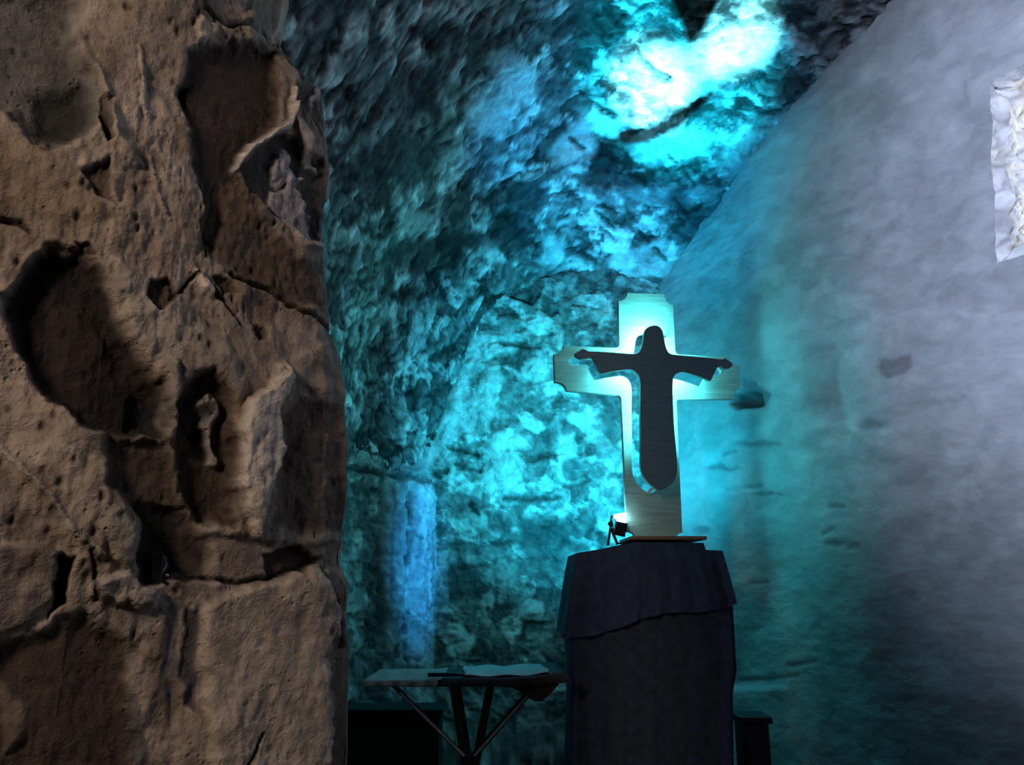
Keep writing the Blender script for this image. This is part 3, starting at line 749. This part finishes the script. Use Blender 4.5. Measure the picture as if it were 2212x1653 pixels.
def drape(name, left_pts, right_pts, top_fn, yf, yb, mat, seed, hem=None, close_top=True):
    """cloth hanging round a box: silhouettes left and right given in photo pixels at the front plane"""
    lp = np.array([at_y(x, y, yf) for x, y in left_pts]); rp = np.array([at_y(x, y, yf) for x, y in right_pts])
    nU = 200; nV = 70
    ztop = top_fn
    verts = []; faces = []
    per = np.linspace(0, 1, nU, endpoint=False)
    def shape(zz):
        a = np.interp(-zz, -lp[:, 2], lp[:, 0]); b = np.interp(-zz, -rp[:, 2], rp[:, 0]); return a, b
    for j in range(nV):
        v = j/(nV-1)
        for t in per:
            # walk round: front (0-.35) right (.35-.5) back (.5-.85) left (.85-1)
            if t < .35: k = t/.35; sx, sy = k, 0
            elif t < .5: k = (t-.35)/.15; sx, sy = 1, k
            elif t < .85: k = (t-.5)/.35; sx, sy = 1-k, 1
            else: k = (t-.85)/.15; sx, sy = 0, 1-k
            a0, b0 = lp[0, 0], rp[0, 0]
            xt = a0+(b0-a0)*sx
            zt_ = top_fn(xt); zb = hem(sx, sy, t)
            zz = zt_+(zb-zt_)*v
            a, b = shape(zz)
            x = a+(b-a)*sx; y = yf+(yb-yf)*sy
            amp = .012*min(1, v*2.5)*(1+.4*math.sin(t*17+seed))
            f = math.sin(t*2*math.pi*19+seed+1.3*math.sin(t*31))*amp
            f += .006*v*math.sin(t*2*math.pi*43+seed*2)
            if sy == 0: y -= f+.012*v
            elif sy == 1: y += f
            if sx in (0, 1): x += (f*.35)*(1 if sx else -1)
            verts.append((x, y, zz))
    for j in range(nV-1):
        for i in range(nU):
            faces.append((j*nU+i, j*nU+(i+1) % nU, (j+1)*nU+(i+1) % nU, (j+1)*nU+i))
    if close_top:
        nf = int(nU*.35); nr = int(nU*.5)
        # bridge front and back edges of the top
        backidx = list(range(int(nU*.5), int(nU*.85)+1))
        front = list(range(0, nf+1))
        m = min(len(front), len(backidx))
        for k in range(m-1):
            faces.append((front[k], front[k+1], backidx[-1-k-1], backidx[-1-k]))
        faces.append(tuple(range(nf, int(nU*.5)+1)))
        faces.append(tuple(list(range(int(nU*.85), nU))+[0]))
    return mesh_obj(name, verts, faces, mat)
tl = at_y(1246, 1195, FY); tr = at_y(1561, 1190, FY)
pk = [at_y(x, y, FY) for x, y in [(1246, 1195), (1300, 1186), (1345, 1176), (1372, 1171), (1520, 1173), (1521, 1188), (1561, 1190)]]
pkx = [p[0] for p in pk]; pkz = [p[2] for p in pk]
topf = lambda x: float(np.interp(x, pkx, pkz))
hem_z = lambda sx, sy, t: at_y(1400, (1378-78*sx)+(8*math.sin(sx*9)) if sy < 1 else 1330, FY)[2]
c1 = drape('top_cloth', [(1246, 1195), (1234, 1270), (1226, 1330), (1216, 1376), (1216, 1500)], [(1561, 1190), (1574, 1235), (1592, 1302), (1594, 1500)], topf, FY, BY, M_cloth, .4, hem_z)
tag(c1, 'dark navy cloth draped over the pedestal top with pointed hanging corners', 'cloth')
hem2 = lambda sx, sy, t: .05
c2 = drape('under_cloth', [(1256, 1215), (1236, 1370), (1236, 1420), (1241, 1440), (1240, 1560), (1237, 1653), (1237, 2400)],
           [(1555, 1215), (1584, 1310), (1590, 1390), (1594, 1450), (1586, 1500), (1589, 1653), (1589, 2400)], lambda x: topf(x)-.045, FY+.022, BY-.02, M_cloth2, 2.2, hem2)
tag(c2, 'long dark floor-length cloth hanging beneath the top cloth of the pedestal', 'cloth')
# board under the cross
b0 = at_y(1368, 1165, FY+.0); b1 = at_y(1524, 1168, FY+.0)
bth = .016
bm = bmesh.new(); Rz = Matrix.Rotation(math.radians(2), 4, 'Y')
zb_ = cb[2]-bth/2
box_bm(bm, Vector(((b0[0]+b1[0])/2, (FY+3.80)/2, zb_)), (b1[0]-b0[0]+.02, 3.80-FY-.01, bth))
brd = bm_obj('base_board', bm, M_board, bevel=.004); tag(brd, 'brown wooden board lying between the cross foot and the draped pedestal', 'board')
print('cb', cb, 'front z of board px', project(np.array([b0[0], FY, zb_])), project(np.array([b1[0], FY, zb_])), 'cloth top z', pkz)

# ================================================================ FLOODLIGHT (seen left of the cross foot)
M_blk = simple('black_metal', (.012, .014, .02), .4, .1, 30)
M_lens = emit('lit_lens', (.35, .95, 1.0), 22)
M_chrome = simple('bright_screw', (.7, .7, .7), .2, metal=1.0)
LY = 3.57
lp0 = at_y(1338, 1138, LY); foot = at_y(1330, 1180, LY)
fl = thing('floodlight', 'small lit black floodlight on a bracket beside the foot of the cross', 'floodlight', (lp0[0], lp0[1], foot[2]))
Rl = Matrix.Rotation(math.radians(12), 4, 'Y') @ Matrix.Rotation(math.radians(16), 4, 'X')
def P3(px, py, Y=LY): return Vector(at_y(px, py, Y))
cH = P3(1340, 1141)
bm = bmesh.new(); box_bm(bm, cH, (.050, .05, .062), Rl); 
for k in range(5): box_bm(bm, cH+(Rl @ Vector((0, .032, -.024+k*.012))), (.046, .014, .003), Rl)
rel(fl, bm_obj('housing', bm, M_blk, fl, bevel=.003))
bm = bmesh.new(); cL = P3(1340.5, 1118.5)
vs = [P3(1329, 1112, LY-.026), P3(1352, 1108, LY-.02), P3(1353, 1128, LY-.026), P3(1343, 1127, LY-.028), P3(1328, 1119, LY-.028)]
back = [v+Vector((0, .045, .004)) for v in vs]
A = [bm.verts.new(v) for v in vs]; B = [bm.verts.new(v) for v in back]
bm.faces.new(A); bm.faces.new(B[::-1])
for k in range(5): bm.faces.new((A[k], A[(k+1) % 5], B[(k+1) % 5], B[k]))
rel(fl, bm_obj('lens', bm, M_lens, fl, bevel=.001))
bm = bmesh.new()
bar(bm, P3(1322, 1114), P3(1319, 1138), .010, .02); bar(bm, P3(1319, 1138), P3(1313, 1179), .009, .02)
tube(bm, [P3(1321, 1120, LY-.012), P3(1324, 1140, LY-.012), P3(1328, 1160, LY-.012), P3(1332, 1172, LY-.012), P3(1340, 1175, LY-.012), P3(1352, 1174, LY-.012)], .0035)
bar(bm, P3(1320, 1142), P3(1334, 1177), .010, .02)
rel(fl, bm_obj('bracket', bm, M_blk, fl))
bm = bmesh.new(); tube(bm, [P3(1317, 1132, LY-.02), P3(1317, 1132, LY)], .009, 12); rel(fl, bm_obj('knob', bm, M_blk, fl))
bm = bmesh.new(); box_bm(bm, P3(1316.5, 1128, LY-.022), (.004, .003, .004)); box_bm(bm, P3(1317, 1134, LY-.022), (.004, .003, .004)); rel(fl, bm_obj('screw', bm, M_chrome, fl))

# ---------------- added second floodlight, unseen behind the cross foot, to light the vault patch
L3 = Vector(at_y(1412, 1128, 3.80))
def vault_pt(px, py):
    """where a photo ray meets the smooth vault"""
    r = ray(px, py)
    best = None
    for Y in np.arange(4.95, 2.5, -.005):
        p = CAM+r*(Y/r[1]); s = 5-Y
        zz = np.interp(p[0], [-.52, -.2, .05, .4, .8, 1.0, 1.6, 2.6], [1.93, 2.98, 3.26, 3.40, 3.32, 3.22, 3.12, 3.05]) + np.interp(s, [0, .8, 1.6, 2.4], [0, .76, 1.18, 1.3])
        if p[2] > zz: best = Vector(p)
        elif best is not None: return best
        if p[2] <= zz and best is None: continue
        if best is None: best = Vector(p)
    return best
def vault_pt(px, py):
    r = ray(px, py); last = None
    for Y in np.arange(2.4, 5.0, .004):
        p = CAM+r*(Y/r[1]); s = 5-Y
        zz = np.interp(p[0], [-.52, -.2, .05, .4, .8, 1.0, 1.6, 2.6], [1.93, 2.98, 3.26, 3.40, 3.32, 3.22, 3.12, 3.05]) + np.interp(s, [0, .8, 1.6, 2.4], [0, .76, 1.18, 1.3])
        if p[2] >= zz: return Vector(p)
    return Vector(p)
aim = vault_pt(1470, 175); print('aim', aim, 'L3', L3)
f2 = thing('floodlight', 'added second floodlight, unseen behind the cross foot, lighting the vault patch', 'floodlight', (L3.x, L3.y, cb[2]))
ax = (aim-L3).normalized()
q = Vector((0, 0, 1)).rotation_difference(ax).to_matrix().to_4x4()
bm = bmesh.new(); box_bm(bm, L3-ax*.035, (.07, .05, .05), q); rel(f2, bm_obj('housing', bm, M_blk, f2, bevel=.003))
bm = bmesh.new(); bar(bm, L3-ax*.04+Vector((-.038, 0, 0)), (L3.x-.038, L3.y, cb[2]-.01), .006, .02)
rel(f2, bm_obj('bracket', bm, M_blk, f2))
bm = bmesh.new(); bar(bm, L3-ax*.04+Vector((.038, 0, 0)), (L3.x+.038, L3.y, cb[2]-.01), .006, .02)
rel(f2, bm_obj('bracket', bm, M_blk, f2))
bm = bmesh.new(); box_bm(bm, L3-ax*.006, (.06, .042, .004), q); rel(f2, bm_obj('lens', bm, M_lens, f2))
KF = .12
def near(px, py, k=KF): return L3+(vault_pt(px, py)-L3)*k
bm = bmesh.new()
tube(bm, [near(1338, 296), near(1360, 292), near(1400, 286), near(1450, 264), near(1500, 232), near(1540, 196)], [.0050, .0056, .0054, .0050, .0044, .0028], 8)
tube(bm, [near(1338, 296), near(1290, 330, .09), L3-ax*.02+Vector((-.034, 0, 0))], .0012, 6)
rel(f2, bm_obj('shadow_cord', bm, M_blk, f2, smooth=True))  # added cord, placed to cast the curved shadow band on the vault
bm = bmesh.new()
fl_p = [(1420, -60), (1450, 0), (1478, 60), (1486, 98), (1510, 78), (1540, 30), (1560, -10), (1590, -70)]
A = [bm.verts.new(near(*p)) for p in fl_p]; B = [bm.verts.new(near(*p)+ax*.0015) for p in fl_p]
bm.faces.new(A); bm.faces.new(B[::-1])
for k in range(len(A)): bm.faces.new((A[k], A[(k+1) % len(A)], B[(k+1) % len(A)], B[k]))
rel(f2, bm_obj('shadow_flap', bm, M_blk, f2))  # added flap, shaped to cast the dark notch at the vault top

# ================================================================ FOLDING TABLE
M_pale = simple('pale_cover', (.42, .40, .37), .8, .12, 18, bump=.002)
M_leather = simple('dark_cover', (.035, .032, .035), .7, .2, 20, bump=.001)
M_wd = simple('dark_table_wood', (.035, .028, .024), .6, .3, 10)
M_rod = simple('brace_highlight', (.62, .50, .44), .5, .2, 30)
TY = 3.25; TD = .42
def c2p(x, y): return 740+x/4.254, 1400+y/4.254
def T(x, y, dy=0): px, py = c2p(x, y); return Vector(at_y(px, py, TY+dy))
tz = T(900, 345).z
tb = thing('folding_table', 'dark folding table with splayed crossing legs, left of the pedestal', 'table', (T(1150, 345).x, TY+TD/2, 0))
xa, xb = T(230, 345).x, T(1950, 345).x
bm = bmesh.new(); box_bm(bm, Vector(((xa+xb)/2, TY+TD/2+.01, tz+.001)), (xb-xa, TD, .016)); rel(tb, bm_obj('table_top', bm, M_wd, tb, bevel=.004))
zc = T(1160, 1050).z
def legrun(name, xt, xm, xbm, w, d, y):
    bm = bmesh.new()
    bar(bm, (xt, y, tz+.002), (xm, y, zc), w, d); bar(bm, (xm, y, zc), (xbm, y, .0), w*.9, d)
    rel(tb, bm_obj(name, bm, M_wd, tb, bevel=.003))
legrun('leg', T(985, 350).x, T(1095, 1050).x, T(1095, 1050).x+.12, .024, .03, TY+.10)
legrun('leg', T(1360, 350).x, T(1225, 1050).x, T(1225, 1050).x-.12, .034, .03, TY+.14)
legrun('leg', T(985, 350).x, T(1095, 1050).x, T(1095, 1050).x+.12, .024, .03, TY+TD-.06)
legrun('leg', T(1360, 350).x, T(1225, 1050).x, T(1225, 1050).x-.12, .034, .03, TY+TD-.02)
for a, b in (((430, 350), (1150, 1055)), ((1800, 350), (1170, 1055))):
    pa, pb = T(*a), T(*b); y = TY+.05 if a[0] < 1000 else TY+.07
    bm = bmesh.new(); bar(bm, (pa.x, y, tz+.002), (pb.x, y, pb.z), .015 if a[0] < 1000 else .024, .018); br = rel(tb, bm_obj('brace', bm, M_wd, tb, bevel=.002))
    bm = bmesh.new(); k = -.006 if a[0] < 1000 else .008
    tube(bm, [(pa.x+(pb.x-pa.x)*t, y-.011, tz+(pb.z-tz)*t-k*.2) for t in (.12, .95)], .0048, 8)  # added pale rod stands in for the highlight along the brace
    o = bm_obj('highlight_rod', bm, M_rod, br); o.matrix_parent_inverse = Matrix.Identity(4); o['label'] = 'thin pale rod standing in for the highlight on the brace'
# lower braces to the floor
bm = bmesh.new(); pb = T(1160, 1055); bar(bm, (pb.x, TY+.06, pb.z), (pb.x-.30, TY+.06, 0), .03, .018); rel(tb, bm_obj('brace', bm, M_wd, tb))
bm = bmesh.new(); bar(bm, (pb.x, TY+.08, pb.z), (pb.x+.30, TY+.08, 0), .03, .018); rel(tb, bm_obj('brace', bm, M_wd, tb))

def sheet(name, topline, botline, depth, mat, thick_front=True, seed=0, droop=.0, lift=0.0):
    """cloth on the table: top-rear line and front lower line in crop pixels"""
    n = 60; verts = []; faces = []
    xs = np.linspace(botline[0][0], botline[-1][0], n)
    bx = [p[0] for p in botline]; by = [p[1] for p in botline]; tx = [p[0] for p in topline]; ty = [p[1] for p in topline]
    rows = 14
    for i, x in enumerate(xs):
        lo = T(x, np.interp(x, bx, by)); hi = T(x, np.interp(x, tx, ty))
        for j in range(rows):
            if j < 4: k = j/3; p = Vector((lo.x, TY-.008-.004*math.sin(i*.5), lo.z+(hi.z-lo.z)*k))
            else:
                k = (j-3)/(rows-4); p = Vector((hi.x, TY-.004+depth*k, hi.z+.003*math.sin(i*.35+seed+k*3)*math.sin(k*3.1)+lift*math.sin(k*3.14)))
            verts.append(p)
    for i in range(n-1):
        for j in range(rows-1):
            a = i*rows+j; faces.append((a, a+rows, a+rows+1, a+1))
    o = mesh_obj(name, verts, faces, mat)
    m = o.modifiers.new('solid', 'SOLIDIFY'); m.thickness = .004; m.offset = 1
    return o
pc = sheet('pale_table_cover', [(190, 312), (430, 306), (770, 305), (900, 290)], [(190, 352), (430, 350), (640, 352), (860, 348), (900, 296)], .40, M_pale, seed=1)
tag(pc, 'pale cloth folded over the left half of the folding table', 'cloth')
dc = sheet('dark_table_cover', [(900, 297), (1150, 290), (1400, 290), (1650, 284), (1850, 262), (1990, 236), (2060, 250), (2085, 290)], [(880, 345), (1150, 345), (1400, 346), (1500, 342), (1700, 335), (1900, 325), (2040, 318), (2085, 300)], .40, M_leather, seed=2)
tag(dc, 'dark cover on the right half of the folding table, its right end curling up', 'cover')
# pale sheet on the dark half
def flat_sheet(name, x0, x1, y0, y1, z0, mat, seed, label, cat, lift=.0):
    n, m = 40, 14; vs = []; fs = []
    for i in range(n):
        for j in range(m):
            u, v = i/(n-1), j/(m-1)
            vs.append((x0+(x1-x0)*u+.01*math.sin(v*5+seed), y0+(y1-y0)*v, z0+.004*math.sin(u*14+seed)*math.sin(v*4+1)+lift*u**4+.004))
    for i in range(n-1):
        for j in range(m-1): a = i*m+j; fs.append((a, a+m, a+m+1, a+1))
    o = mesh_obj(name, vs, fs, mat); md = o.modifiers.new('solid', 'SOLIDIFY'); md.thickness = .003; md.offset = 1
    return tag(o, label, cat)
M_paper = simple('pale_blue_paper', (.60, .62, .62), .75, .08, 12)
flat_sheet('paper_sheet', T(1080, 290).x, T(1880, 290).x, TY+.03, TY+.40, T(1150, 290).z+.004, M_paper, .5, 'large pale paper sheet lying on the dark right half of the table', 'paper', lift=.012)
bm = bmesh.new(); p0, p1 = T(775, 276), T(1120, 270)
tube(bm, [(p0.x, TY+.03, p0.z+.008), (p0.x+(p1.x-p0.x)*.74, TY+.03, p0.z+.009), (p0.x+(p1.x-p0.x)*.76, TY+.03, p0.z+.009), (p1.x, TY+.03, p0.z+.010)], [.0075, .0075, .0055, .0075], 12)
mic = bm_obj('torch', bm, M_blk, smooth=True); tag(mic, 'short black torch-like rod lying across the middle of the table', 'rod')
# drooping flap under the right end
fpts = [(1500, 338), (1620, 398), (1700, 445), (1760, 480), (1810, 495), (1850, 480), (1905, 420), (1985, 332)]
vs = [T(x, y, .03) for x, y in fpts]; nn = len(vs); bm = bmesh.new()
topv = [bm.verts.new((v.x, v.y, tz+.01)) for v in vs]; botv = [bm.verts.new((v.x, v.y-.01+.02*math.sin(i*1.7), v.z)) for i, v in enumerate(vs)]
for k in range(nn-1): bm.faces.new((topv[k], topv[k+1], botv[k+1], botv[k]))
fo = bm_obj('hanging_flap', bm, simple('brown_cloth', (.07, .05, .05), .9, .2, 20), smooth=True); md = fo.modifiers.new('s', 'SOLIDIFY'); md.thickness = .004
tag(fo, 'dark brown cloth corner hanging below the right end of the folding table', 'cloth')

# ================================================================ DARK BENCH AND STOOL
def box_thing(name, label, cat, x0, x1, y0, y1, z1, mat, over=.015, th=.03, legs=False):
    t = thing(name, label, cat, ((x0+x1)/2, (y0+y1)/2, 0))
    bm = bmesh.new(); box_bm(bm, Vector(((x0+x1)/2, (y0+y1)/2, z1-th/2)), (x1-x0+2*over, y1-y0+2*over, th)); rel(t, bm_obj('lid' if not legs else 'seat', bm, mat, t, bevel=.006))
    bm = bmesh.new(); box_bm(bm, Vector(((x0+x1)/2, (y0+y1)/2, (z1-th)/2)), (x1-x0, y1-y0, z1-th)); rel(t, bm_obj('body', bm, mat, t, bevel=.006))
    return t
p = at_y(740, 1530, 3.9); q_ = at_y(955, 1530, 3.9); zz = at_y(850, 1590, 3.9)[2]
box_thing('chest', 'low dark wooden chest in the shadow behind the folding table', 'chest', p[0], q_[0]-.01, 3.9, 4.08, at_y(850, 1532, 3.9)[2], simple('near_black_wood', (.006, .006, .007), 1.0, .1, 10))  # chest in an even near-black colour
p = at_y(1560, 1550, 3.7); q_ = at_y(1660, 1550, 3.7); zz = at_y(1640, 1548, 3.7)[2]
box_thing('stool', 'low dark box stool close to the right side of the draped pedestal', 'stool', at_y(1603, 1550, 3.7)[0], q_[0], 3.7, 3.84, zz, M_blk)

# ================================================================ IRON HOOK ON THE NEAR ROCK
def R3(px, py, out=0):
    # plane of the near rock around (330,1230)
    P0 = np.array([-.78, 1.41, 0]); N = np.array([.62, -.78, 0.0]); p = at_plane(px, py, P0+N*(-.02+out), N)
    return Vector(p)
M_iron = simple('rusty_iron', (.05, .045, .045), .45, .3, 40, metal=.6)
hk = thing('iron_fixture', 'small dark iron hook fixed in a hollow of the brown rock wall', 'hook', R3(345, 1230, .0))
bm = bmesh.new(); bar(bm, R3(338, 1192, -.01), R3(338, 1268, -.01), .022, .012, Vector((.62, -.78, 0))); rel(hk, bm_obj('plate', bm, M_iron, hk, bevel=.002))
bm = bmesh.new(); tube(bm, [R3(350, 1200, .0), R3(358, 1206, .02), R3(360, 1222, .028), R3(352, 1240, .026), R3(350, 1254, .02), R3(362, 1262, .012)], .0035); rel(hk, bm_obj('hook', bm, M_iron, hk, smooth=True))
bm = bmesh.new(); bmesh.ops.create_icosphere(bm, subdivisions=2, radius=.0035, matrix=Matrix.Translation(R3(361, 1243, .03))); rel(hk, bm_obj('rivet', bm, M_chrome, hk, smooth=True))

# ================================================================ LIGHTS
def spot(name, loc, target, power, col, angle, blend=.5, size=.03, parent=None):
    l = bpy.data.lights.new(name, 'SPOT'); l.energy = power; l.color = col; l.spot_size = math.radians(angle); l.spot_blend = blend; l.shadow_soft_size = size
    o = link(bpy.data.objects.new(name, l)); o.location = loc
    o.rotation_euler = (Vector(target)-Vector(loc)).to_track_quat('-Z', 'Y').to_euler(); return o
def area(name, loc, target, power, col, sx, sy):
    l = bpy.data.lights.new(name, 'AREA'); l.shape = 'RECTANGLE'; l.size = sx; l.size_y = sy; l.energy = power; l.color = col
    o = link(bpy.data.objects.new(name, l)); o.location = loc
    o.rotation_euler = (Vector(target)-Vector(loc)).to_track_quat('-Z', 'Y').to_euler(); return o
CY1 = (.006, .54, .84)
# visible floodlight: cyan wash over the rear wall
lpos = P3(1341, 1112, LY+.02)
spot('flood_wash', lpos+Vector((0, .03, .01)), (.75, 5.0, 2.45), 30, CY1, 128, 1.0, .03)
spot('wall_wash', L3+ax*.004, (.50, 5.0, 2.2), 175, CY1, 105, 1.0, .003)  # main wall wash, from the added unseen floodlight
# added second floodlight: vault patch (cyan rim, white core), plus added blue fills
spot('vault_wash', L3+ax*.004, vault_pt(1370, 330), 330, (.010, .45, .95), 56, 1.0, .003)
spot('vault_halo', L3+ax*.004, vault_pt(1460, 180), 1050, (.006, .74, 1.0), 29, .8, .003)
spot('vault_core', L3+ax*.004, vault_pt(1410, 180), 1500, (.30, .95, 1.0), 14, .9, .003)
spot('vault_core', L3+ax*.004, vault_pt(1580, 85), 1300, (.30, .95, 1.0), 12, .9, .003)
spot('vault_streak_fill', L3+ax*.004, vault_pt(1080, 250), 105, (.02, .40, 1.0), 20, 1.0, .01)  # added blue spot brightening the streaks on the vault
ps = spot('pier_fill', lpos+Vector((-.02, .03, .01)), at_y(890, 1190, 4.9), 110, (.02, .40, 1.0), 46, 1.0, .01); ps.scale = (.42, 1, 1)  # added blue spot brightening the pier shafts
# LED strips round the back edge of the figure, facing the cross
def strip(name, u0, v0, sx, sy, du, dv, power):
    l = bpy.data.lights.new(name, 'AREA'); l.shape = 'RECTANGLE'; l.size = sx; l.size_y = sy; l.energy = power; l.color = (.075, .88, 1.0); l.spread = math.radians(116)
    o = link(bpy.data.objects.new(name, l)); o.location = W3(u0, v0, OFF-.034)
    o.rotation_euler = Vector(CR*du*.75+np.array([0, 0, dv])*.75-CN).to_track_quat('-Z', 'Y').to_euler()
for sgn in (-1, 1):
    strip('strip_light_post', lc[0]+sgn*.030, lc[1]+.0, .012, .40, sgn, 0, 4.2)
    strip('strip_light_head', uv(1416, 735, OFF)[0]+sgn*.02, uv(1416, 735, OFF)[1], .012, .06, sgn, .2, 2.2)
    hu = uv(1416+sgn*60, 783 if sgn > 0 else 775, OFF)
    strip('strip_light_arm', hu[0], hu[1]+.008, .13, .010, 0, 1, 1.1)
    strip('strip_light_arm', hu[0], hu[1]-.008, .13, .010, 0, -1, 2.0)
hu = uv(1416, 725, OFF); strip('strip_light_head', hu[0], hu[1], .04, .012, 0, 1, 2.6)
# warm lamp for the near rock, behind the viewer
wl = spot('warm_lamp', (-1.5, -.7, 2.6), (-.80, 1.5, 1.7), 138, (1.0, .84, .72), 84, .4, .30)
wl.scale = (.24, 1, 1)
# added fill spot behind the viewer, standing in for window glow on the right wall
spot('wall_glow_fill', (-.6, -.9, 2.9), (3.0, 2.2, 2.85), 1550, (.60, .69, 1.0), 60, 1.0, .3)
# sun slanting into the window opening along the wall
sl = bpy.data.lights.new('sun', 'SUN'); sl.energy = 22; sl.angle = .02
so = link(bpy.data.objects.new('sun', sl)); sd_ = Vector((-WD[0]*.8+WN[0]*.45, -WD[1]*.8+WN[1]*.45, -.3)); so.rotation_euler = sd_.to_track_quat('-Z', 'Y').to_euler()

w = bpy.data.worlds.new('sky'); SC.world = w; w.use_nodes = True
bg = w.node_tree.nodes['Background']; bg.inputs[0].default_value = (.88, .93, 1, 1); bg.inputs[1].default_value = 7
SC.view_settings.view_transform = 'Standard'; SC.view_settings.look = 'None'; SC.view_settings.gamma = 1; SC.view_settings.exposure = 0
SC.view_settings.use_curve_mapping = False
SC.cycles.max_bounces = 5; SC.cycles.diffuse_bounces = 3; SC.cycles.glossy_bounces = 2
SC.cycles.use_adaptive_sampling = True; SC.cycles.adaptive_threshold = .06
